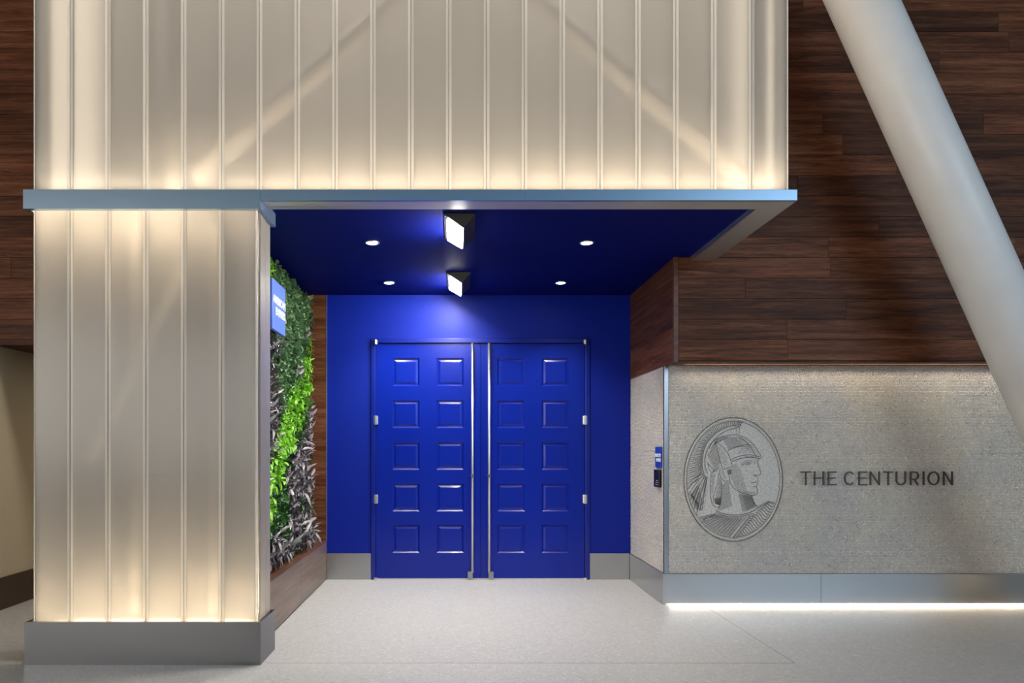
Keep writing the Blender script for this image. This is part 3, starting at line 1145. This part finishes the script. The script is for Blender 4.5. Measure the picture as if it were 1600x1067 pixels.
def place_text(body, mat, parent, x_len, z_h, origin_, xdir, normal, bold):
    me = text_mesh(body, 0.1, bold)
    co = [v.co.copy() for v in me.vertices]
    x0, x1 = min(c.x for c in co), max(c.x for c in co)
    z0, z1 = min(c.y for c in co), max(c.y for c in co)
    O, X, Nn = Vector(origin_), Vector(xdir), Vector(normal)
    for v in me.vertices:
        c = v.co.copy()
        v.co = X * ((c.x - x0) / (x1 - x0) * x_len) + Vector((0, 0, 1)) * ((c.y - z0) / (z1 - z0) * z_h) + Nn * (c.z + 0.0012)
    me.materials.clear()
    me.materials.append(M[mat])
    o = bpy.data.objects.new('lettering', me)
    COL.objects.link(o)
    o.parent = parent
    o.location = O - origin(parent)
    return o


SX = -1.388
sy0, sy1, sz0, sz1 = 4.99, 5.372, 2.268, 2.652
bs = tag(empty('blue_sign', (XG, (sy0 + sy1) / 2, sz0)), 'square blue sign with white lettering standing out from the planted wall', 'sign')
box('sign_plate', 'sign_blue', SX - 0.03, SX, sy0, sy1, sz0, sz1, bs, 0.003)
for yy in (sy0 + 0.08, sy1 - 0.08):
    MB().tube((XG, yy, (sz0 + sz1) / 2), (SX - 0.03, yy, (sz0 + sz1) / 2), 0.012, 10).build('bracket', 'black', bs)
Ls = sy1 - sy0
place_text('AMERICAN', 'sign_white', bs, Ls * 0.95, Ls * 0.165, (SX, sy0 + Ls * 0.04, sz0 + Ls * 0.535), (0, 1, 0), (1, 0, 0), 0.004)
place_text('EXPRESS', 'sign_white', bs, Ls * 0.76, Ls * 0.165, (SX, sy0 + Ls * 0.235, sz0 + Ls * 0.315), (0, 1, 0), (1, 0, 0), 0.004)

# small blue plate and card reader on the mosaic return
XS = XR - 0.004
ry0, ry1 = 5.765, 5.94
rz = lambda y, Y=5.85: 1.36 + (700 - y) * Y / 1030
pt = tag(empty('wall_plate', (XS, ry0, rz(730.5))), 'small square blue plate with white lettering above the card reader', 'sign')
box('plate', 'sign_blue_dark', XS - 0.010, XS, ry0, ry1, rz(730.5), rz(697.8), pt, 0.002)
Lr = ry1 - ry0
# seen from the alcove (looking +X) the text runs from far (+Y) to near
place_text('AMERICAN', 'sign_white', pt, Lr * 0.90, Lr * 0.175, (XS - 0.010, ry1 - Lr * 0.04, rz(714.0)), (0, -1, 0), (-1, 0, 0), 0.004)
place_text('EXPRESS', 'sign_white', pt, Lr * 0.74, Lr * 0.175, (XS - 0.010, ry1 - Lr * 0.22, rz(721.3)), (0, -1, 0), (-1, 0, 0), 0.004)
rd = tag(empty('card_reader', (XS, ry0, rz(761))), 'black upright card reader on the mosaic return below the blue plate', 'card reader')
box('reader_body', 'reader', XS - 0.022, XS, ry0 + 0.02, ry1, rz(761), rz(734), rd, 0.004)
for yy, a, b_ in ((750.5, 0.05, 0.10), (753.5, 0.04, 0.12), (757, 0.045, 0.125)):
    box('reader_mark', 'reader_key', XS - 0.0228, XS - 0.0218, ry0 + a, ry0 + b_, rz(yy) - 0.003, rz(yy) + 0.003, rd)

# ------------------------------------------------------------------ planter and planted wall
pb = tag(empty('planter', (XP - 0.1, 5.64, 0)), 'long low walnut planter box under the planted wall', 'planter')
jy = 5.70


def side_panel(y0, y1, z0, z1, x, mat, name, parent):
    L = (y1 - y0) / 2
    o = MB().box(-L, L, -0.011, 0.011, z0, z1).build(name, mat, None, 0.001, centre=False, loc=(x - 0.011, (y0 + y1) / 2, 0))
    o.rotation_euler = (0, 0, R(90))
    o.parent = parent
    o.location = o.location - parent.location
    return o


side_panel(4.472, jy - 0.001, 0.018, 0.394, XP, 'wood_planter', 'front_panel', pb)
side_panel(jy + 0.001, YB - 0.006, 0.018, 0.394, XP, 'wood_planter', 'front_panel', pb)
side_panel(4.472, YB - 0.006, 0.394, 0.408, XP, 'wood_edge', 'edge_lip', pb)
side_panel(4.472, YB - 0.006, 0.001, 0.018, XP - 0.012, 'black', 'toe_strip', pb)
lg = MB().box(-(YB - 4.48) / 2, (YB - 4.48) / 2, -(XP - 0.026 - XG) / 2, (XP - 0.026 - XG) / 2, 0.375, 0.395).build('ledge', 'wood_edge', None, 0, centre=False, loc=((XP - 0.022 + XG) / 2, (YB + 4.468) / 2, 0))
lg.rotation_euler = (0, 0, R(90))
lg.parent = pb
lg.location = lg.location - pb.location

lw = tag(empty('living_wall', (XG, 5.64, 0.42)), 'planted green wall of lime, dark green and grey-purple foliage above the planter', 'plants')
box('planting_panel', 'soil', XG + 0.001, XG + 0.05, 4.48, 6.74, 0.45, 2.88, lw)


def leaf_verts(L, W, droop, fold, seg=4):
    """leaf along +X, face up +Z"""
    vs, fs = [], []
    for i in range(seg + 1):
        t = i / seg
        wd = W * (math.sin(math.pi * min(1, t * 0.92 + 0.05)) ** 0.8) * (1 - 0.25 * t)
        if i == seg:
            wd = 0.0
        x = L * t
        z = -droop * L * t * t
        vs += [(x, -wd / 2, z + fold * wd), (x, 0, z), (x, wd / 2, z + fold * wd)]
    for i in range(seg):
        a = 3 * i
        fs += [(a, a + 3, a + 4, a + 1), (a + 1, a + 4, a + 5, a + 2)]
    return vs, fs


SPEC = dict(
    lime=dict(n=26, L=(0.04, 0.075), W=0.42, mat='lime', spread=0.055, droop=(0.1, 0.5)),
    green=dict(n=26, L=(0.04, 0.075), W=0.36, mat='green', spread=0.055, droop=(0.1, 0.5)),
    small=dict(n=26, L=(0.04, 0.075), W=0.52, mat='small', spread=0.07, droop=(0.0, 0.4)),
    purple=dict(n=22, L=(0.055, 0.11), W=0.26, mat='purple', spread=0.055, droop=(0.15, 0.6)),
)
NAMES = dict(lime='lime_plant', green='dark_green_plant', small='small_leaved_plant', purple='purple_leaved_plant')


def leaf_frame(rnd, sp):
    """random leaf placement in plant space: +X away from the wall"""
    az = rnd.uniform(0, 2 * math.pi)
    out = rnd.uniform(0.25, 1.0)
    d = Vector((out, math.cos(az), math.sin(az) * 0.9 - 0.12)).normalized()
    up = Vector((0.55, 0, 0.85)) + Vector((rnd.uniform(-.3, .3), rnd.uniform(-.5, .5), rnd.uniform(-.3, .3)))
    z = (up - d * up.dot(d)).normalized()
    y = z.cross(d)
    rt = rnd.random() ** 0.5 * sp['spread']
    ra = rnd.uniform(0, 2 * math.pi)
    base = Vector((rnd.uniform(0.0, 0.045), math.cos(ra) * rt, math.sin(ra) * rt))
    return Matrix((d, y, z)).transposed(), base


def mesh_with_tone(name, vs, fs, tones, mat):
    me = bpy.data.meshes.new(name)
    me.from_pydata(vs, [], fs)
    a = me.attributes.new('tone', 'FLOAT', 'POINT')
    a.data.foreach_set('value', tones)
    me.materials.append(M[mat])
    for p in me.polygons:
        p.use_smooth = True
    me.update()
    return me


def plant_mesh(kind, seed):
    rnd = random.Random(seed)
    sp = SPEC[kind]
    vs, fs, tn = [], [], []
    for _ in range(sp['n']):
        L = rnd.uniform(*sp['L'])
        lv, lf = leaf_verts(L, L * sp['W'] * rnd.uniform(0.8, 1.2), rnd.uniform(*sp['droop']), 0.22, 3 if kind == 'small' else 4)
        m, b = leaf_frame(rnd, sp)
        i = len(vs)
        t = rnd.random() ** 1.3
        for v in lv:
            vs.append(tuple(m @ Vector(v) + b))
            tn.append(min(1, max(0, t + 0.15 * (v[0] / L - 0.5))))
        fs += [tuple(i + k for k in f) for f in lf]
    # a short stem back to the panel
    i = len(vs)
    for x, r_ in ((-0.02, 0.006), (0.03, 0.004)):
        for k in range(5):
            vs.append((x, r_ * math.cos(k * 1.2566), r_ * math.sin(k * 1.2566)))
            tn.append(0.0)
    fs += [(i + k, i + (k + 1) % 5, i + 5 + (k + 1) % 5, i + 5 + k) for k in range(5)]
    return mesh_with_tone(NAMES[kind], vs, fs, tn, sp['mat'])


PM = {k: [plant_mesh(k, 100 * i + len(k)) for i in range(5)] for k in SPEC}
LMESH = {}
for k in ('lime', 'purple'):
    LMESH[k] = []
    for i in range(4):
        rnd = random.Random(i)
        L = SPEC[k]['L'][1] * (1.0 + 0.08 * i)
        lv, lf = leaf_verts(L, L * SPEC[k]['W'], 0.25 + 0.1 * i, 0.2, 5)
        t = 0.35 + 0.2 * i
        LMESH[k].append(mesh_with_tone('leaf', lv, lf, [min(1, t + 0.2 * (v[0] / L - .5)) for v in lv], SPEC[k]['mat']))


def species(y, z, rnd):
    c = 1.05 + (y - 5.10) * 0.72 + rnd.uniform(-.06, .06)
    hw = 0.20 + 0.03 * (y - 5)
    if abs(z - c) < hw:
        return 'lime'
    if z > c:
        if y < 5.32 and z > 2.62:
            return 'lime' if rnd.random() < .6 else 'small'
        if y < 5.42 + rnd.uniform(-.1, .1) and z < 2.28:
            return 'purple'
        if z < c + hw + 0.28:
            return rnd.choice(['green', 'small', 'small', 'green', 'purple'])
        return 'small' if rnd.random() < 0.88 else 'green'
    if y < 5.75 and z > 0.62:
        return 'green'
    if z > c - hw - 0.12:
        return 'green'
    if y > 6.3 and 0.60 < z < 0.85 and rnd.random() < .7:
        return 'small'
    return 'purple' if rnd.random() < 0.9 else 'green'


rnd = random.Random(21)
ny, nz_ = 15, 20
count_leaf = 0
spots = []
for j in range(nz_):
    for i in range(ny):
        y = 4.86 + (6.68 - 4.86) * (i + (0.25 if j % 2 else 0.75)) / ny + rnd.uniform(-.02, .02)
        z = 0.44 + (2.86 - 0.44) * (j + 0.5) / nz_ + rnd.uniform(-.02, .02)
        spots.append((y, z))
for y, z in spots:
    if sy0 - 0.02 < y < sy1 + 0.02 and sz0 - 0.02 < z < sz1 + 0.02:
        continue
    k = species(y, z, rnd)
    me = rnd.choice(PM[k])
    o = bpy.data.objects.new(NAMES[k], me)
    COL.objects.link(o)
    o.parent = lw
    o.location = Vector((XG + 0.05 + (0.03 if z < 0.62 else 0.0), y, z)) - lw.location
    s = rnd.uniform(0.9, 1.12)
    o.scale = (s, s, s)
    o.rotation_euler = (rnd.uniform(-0.5, 0.5), 0, rnd.uniform(-.15, .15))
    if k in LMESH and count_leaf < 300:
        for _ in range(3):
            lf = bpy.data.objects.new('leaf', rnd.choice(LMESH[k]))
            COL.objects.link(lf)
            lf.parent = o
            m, b = leaf_frame(rnd, SPEC[k])
            lf.matrix_local = Matrix.Translation(b + Vector((0.02, 0, 0))) @ m.to_4x4()
            count_leaf += 1
# the part of the planting hidden by the pillar continues as one mass
vs, fs, tn = [], [], []
for _ in range(500):
    L = rnd.uniform(0.05, 0.09)
    lv, lf = leaf_verts(L, L * 0.4, 0.3, 0.2, 3)
    m, b = leaf_frame(rnd, SPEC['green'])
    b = b + Vector((XG + 0.05, rnd.uniform(4.52, 4.86), rnd.uniform(0.5, 2.78))) - lw.location
    i = len(vs)
    t = rnd.random()
    vs += [tuple(m @ Vector(v) + b) for v in lv]
    tn += [t] * len(lv)
    fs += [tuple(i + q for q in f) for f in lf]
fo = bpy.data.objects.new('foliage', mesh_with_tone('foliage', vs, fs, tn, 'green'))
COL.objects.link(fo)
fo.parent = lw
fo['kind'] = 'stuff'

# ------------------------------------------------------------------ channel-glass pillar
def channel(x0, x1, yf, z0, z1, parent, left_round=0.004, right_round=0.004, depth=0.016, th=0.004, e=0.017):
    """U-shaped glass channel: front sheet with two thicker flanges turned back"""
    def corner(cxx, cyy, r, a0, a1):
        return [(cxx + r * math.cos(R(a0 + (a1 - a0) * k / 4)), cyy + r * math.sin(R(a0 + (a1 - a0) * k / 4))) for k in range(5)]
    MB().box(x0 + e, x1 - e, yf + 0.0005, yf + th, z0, z1).build('glass_channel', 'glass', parent)
    lp = corner(x0 + left_round, yf + left_round, left_round, 180, 270) + [(x0 + e, yf), (x0 + e, yf + th), (x0 + th, yf + max(th, left_round)), (x0 + th, yf + depth), (x0, yf + depth)]
    MB().prism(lp, z0, z1, 'z').build('glass_flange', 'flange', parent)
    rp = corner(x1 - right_round, yf + right_round, right_round, 270, 360) + [(x1, yf + depth), (x1 - th, yf + depth), (x1 - th, yf + max(th, right_round)), (x1 - e, yf + th), (x1 - e, yf)]
    MB().prism(rp, z0, z1, 'z').build('glass_flange', 'flange', parent)


PXL, PXR = -2.672, -1.250
gp = tag(empty('glass_pillar', ((PXL + PXR) / 2, 4.30, 0)), 'glowing frosted glass pillar with a brushed metal base and cap', 'pillar')
BZ, CZ0, CZ1 = 0.268, 2.856, 2.976
PB = 4.44                              # back of pillar
STEP = 0.2389
edges = [PXL + STEP * k for k in range(6)] + [PXR]
for k, (a, b_) in enumerate(zip(edges[:-1], edges[1:])):
    channel(a + 0.0015, b_ - 0.0015, YG, BZ - 0.045, CZ1 - 0.03, gp, 0.004 if k else 0.016, 0.016 if k == 5 else 0.004)
    if k < 5:
        box('joint_seal', 'seal', b_ - 0.0012, b_ + 0.0012, YG + 0.006, YG + 0.05, BZ, CZ0, gp)
# returns
for s, xx in ((1, PXR), (-1, PXL)):
    for a, b_ in ((YG + 0.058, 4.33), (4.333, PB)):
        t = 0.008
        (box('glass_return', 'glass', xx - t if s > 0 else xx, xx if s > 0 else xx + t, a, b_, BZ - 0.02, CZ1 - 0.03, gp))
box('back_board', 'inner', PXL + 0.01, PXR - 0.01, PB, PB + 0.012, BZ, CZ1 - 0.03, gp)
bm = MB()
bm.box(-2.704, -1.223, YF + 0.012, YG - 0.004, 0.0, BZ).box(-2.704, -1.223, PB + 0.014, 4.46, 0.0, BZ)
bm.box(-2.704, PXL - 0.004, YG - 0.004, PB + 0.014, 0.0, BZ).box(PXR + 0.004, -1.223, YG - 0.004, PB + 0.014, 0.0, BZ)
bm.box(PXL - 0.004, PXR + 0.004, YG - 0.004, PB + 0.014, 0.0, BZ - 0.05)
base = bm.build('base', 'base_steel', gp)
base['label'] = 'brushed steel base'
cm = MB()
cm.box(-2.704, -1.2205, YF, YG - 0.004, CZ0, CZ1).box(-2.704, -1.2205, PB + 0.014, 4.467, CZ0, CZ1)
cm.box(-2.704, PXL - 0.004, YG - 0.004, PB + 0.014, CZ0, CZ1).box(PXR + 0.004, -1.2205, YG - 0.004, PB + 0.014, CZ0, CZ1)
cm.box(PXL - 0.004, PXR + 0.004, YG - 0.004, PB + 0.014, CZ1 - 0.02, CZ1)
cap = cm.build('cap', 'fascia', gp)
cap['label'] = 'blue-grey metal cap'
box('light_strip', 'led', PXL + 0.20, PXR - 0.10, YG + 0.13, YG + 0.16, BZ - 0.045, BZ - 0.035, gp)
area('pillar_uplight', ((PXL + PXR) / 2 + 0.03, YG + 0.08, BZ - 0.03), (180, 0, 0), PXR - PXL - 0.12, 0.05, 36, (1.0, 0.82, 0.58), gp)
area('pillar_downlight', ((PXL + PXR) / 2, YG + 0.10, CZ1 - 0.026), (0, 0, 0), PXR - PXL - 0.06, 0.08, 38, (1.0, 0.82, 0.60), gp)
# steel frame inside the pillar
for xx in (PXL + 0.55, PXR - 0.35):
    box('inner_post', 'brace', xx - 0.03, xx + 0.03, 4.36, 4.42, BZ, CZ0, gp)
MB().prism([(PXL + 0.20, BZ + 1.0), (PXL + 0.27, BZ + 1.0), (PXR - 0.50, CZ0 - 0.3), (PXR - 0.57, CZ0 - 0.3)], 4.34, 4.37, 'y').build('inner_brace', 'white', gp)

# ------------------------------------------------------------------ canopy edge
GXR = 2.1065
cn = tag(empty('canopy_edge', (0.45, YF, SOF)), 'thin brushed metal canopy edge around the blue ceiling', 'canopy')
XE = 2.136
YI = 4.275
seamx = (820 - 712) * YF / 1030
for a, b_ in ((-1.2195, seamx - 0.0005), (seamx + 0.0005, XE)):
    box('fascia', 'fascia', a, b_, YF, YF + 0.02, SOF, CZ1, cn, 0.0012)
box('soffit_strip', 'soffit', -1.2195, 1.96, YF + 0.02, YI, SOF, SOF + 0.012, cn)
MB().prism([(1.96, YF + 0.02), (XE, YF + 0.02), (XE, YW - 0.002), (1.96, YW - 0.002)], SOF, SOF + 0.012, 'z').build('soffit_strip', 'soffit', cn)
box('fascia', 'fascia', XE - 0.02, XE, YF + 0.0205, YW - 0.002, SOF + 0.012, CZ1, cn, 0.0012)
box('reveal', 'pull', 1.945, 1.96, YI, YW - 0.002, SOF + 0.0, CEIL, cn)
box('canopy_deck', 'white', -1.2195, XE - 0.02, YF + 0.02, YW - 0.004, CZ1 - 0.006, CZ1, cn)

# ------------------------------------------------------------------ channel-glass wall above the canopy
gw = tag(empty('glass_facade', (0, YG, CZ1)), 'tall frosted channel-glass wall glowing above the canopy', 'glass wall')
for k in range(20):
    a = PXL + STEP * k
    b_ = a + STEP
    if k == 19:
        b_ = GXR
    channel(a + 0.0015, b_ - 0.0015, YG, CZ1 + 0.003, TOPZ, gw, 0.016 if k == 0 else 0.004, 0.016 if k == 19 else 0.004)
    if k < 19:
        box('joint_seal', 'seal', b_ - 0.0012, b_ + 0.0012, YG + 0.006, YG + 0.05, CZ1 + 0.003, TOPZ, gw)
for xx, s in ((GXR, 1), (PXL, -1)):
    y = YG + 0.058
    while y < YW - 0.05:
        e = min(y + STEP, YW - 0.004)
        box('glass_return', 'glass', xx - 0.008 if s > 0 else xx, xx if s > 0 else xx + 0.008, y, e - 0.003, CZ1 + 0.003, TOPZ, gw)
        y = e
box('back_board', 'inner', PXL + 0.01, GXR - 0.01, 5.30, 5.32, CZ1, TOPZ, gw)
box('light_strip', 'led', PXL + 0.12, GXR - 0.12, YG + 0.11, YG + 0.13, CZ1 + 0.002, CZ1 + 0.010, gw)
box('top_lid', 'inner', PXL + 0.01, GXR - 0.01, YG + 0.02, 5.32, TOPZ, TOPZ + 0.02, gw)
area('facade_uplight', ((PXL + GXR) / 2, YG + 0.07, CZ1 + 0.014), (180, 0, 0), GXR - PXL - 0.15, 0.05, 62, (1.0, 0.83, 0.62), gw)
area('facade_top_fill', ((PXL + GXR) / 2, YG + 0.30, TOPZ - 0.02), (0, 0, 0), GXR - PXL - 0.15, 0.6, 240, (1.0, 0.91, 0.80), gw)  # added fill above the frame, evens the glow in the glass box


for xx, ry in ((PXL + 0.03, -90), (GXR - 0.03, 90)):
    area('facade_end_fill', (xx, YG + 0.45, (CZ1 + TOPZ) / 2), (0, ry, 0), TOPZ - CZ1 - 0.1, 0.6, 15, (1.0, 0.88, 0.72), gw)  # added fills that brighten the end panels


def brace(x0, z0, x1, z1, wd, y):
    MB().tube((x0, y + wd / 2, z0), (x1, y + wd / 2, z1), wd / 2, 24).build('inner_brace', 'brace', gw, smooth=True)


brace(-1.72, 3.13, 0.08, 4.72, 0.13, YG + 0.12)
brace(1.90, 3.13, 0.06, 4.72, 0.13, YG + 0.12)
for xx in (-1.85, 2.0):
    box('inner_post', 'brace', xx - 0.05, xx + 0.05, YG + 0.18, YG + 0.26, CZ1, TOPZ, gw)

# ------------------------------------------------------------------ big raking tube column
PC = YW - 0.62
sc_ = PC / 1030
top = ((1345 - 712) * sc_, 1.36 + 700 * sc_)
bot = ((1617 - 712) * sc_, 1.36 + (700 - 600) * sc_)
dx, dz = (bot[0] - top[0]) / (bot[1] - top[1]), 1
rc = 0.203
z0, z1 = -0.10, TOPW
p0 = (top[0] + dx * (z0 - top[1]), PC, z0)
p1 = (top[0] + dx * (z1 - top[1]), PC, z1)
ct = tag(empty('raking_column', (p0[0], PC, 0)), 'thick white round steel column leaning across the walnut wall', 'column')
mz = 2.35
pm = (top[0] + dx * (mz - top[1]), PC, mz)
MB().tube(p0, p1, rc, 56).build('shaft', 'column', ct, smooth=True)
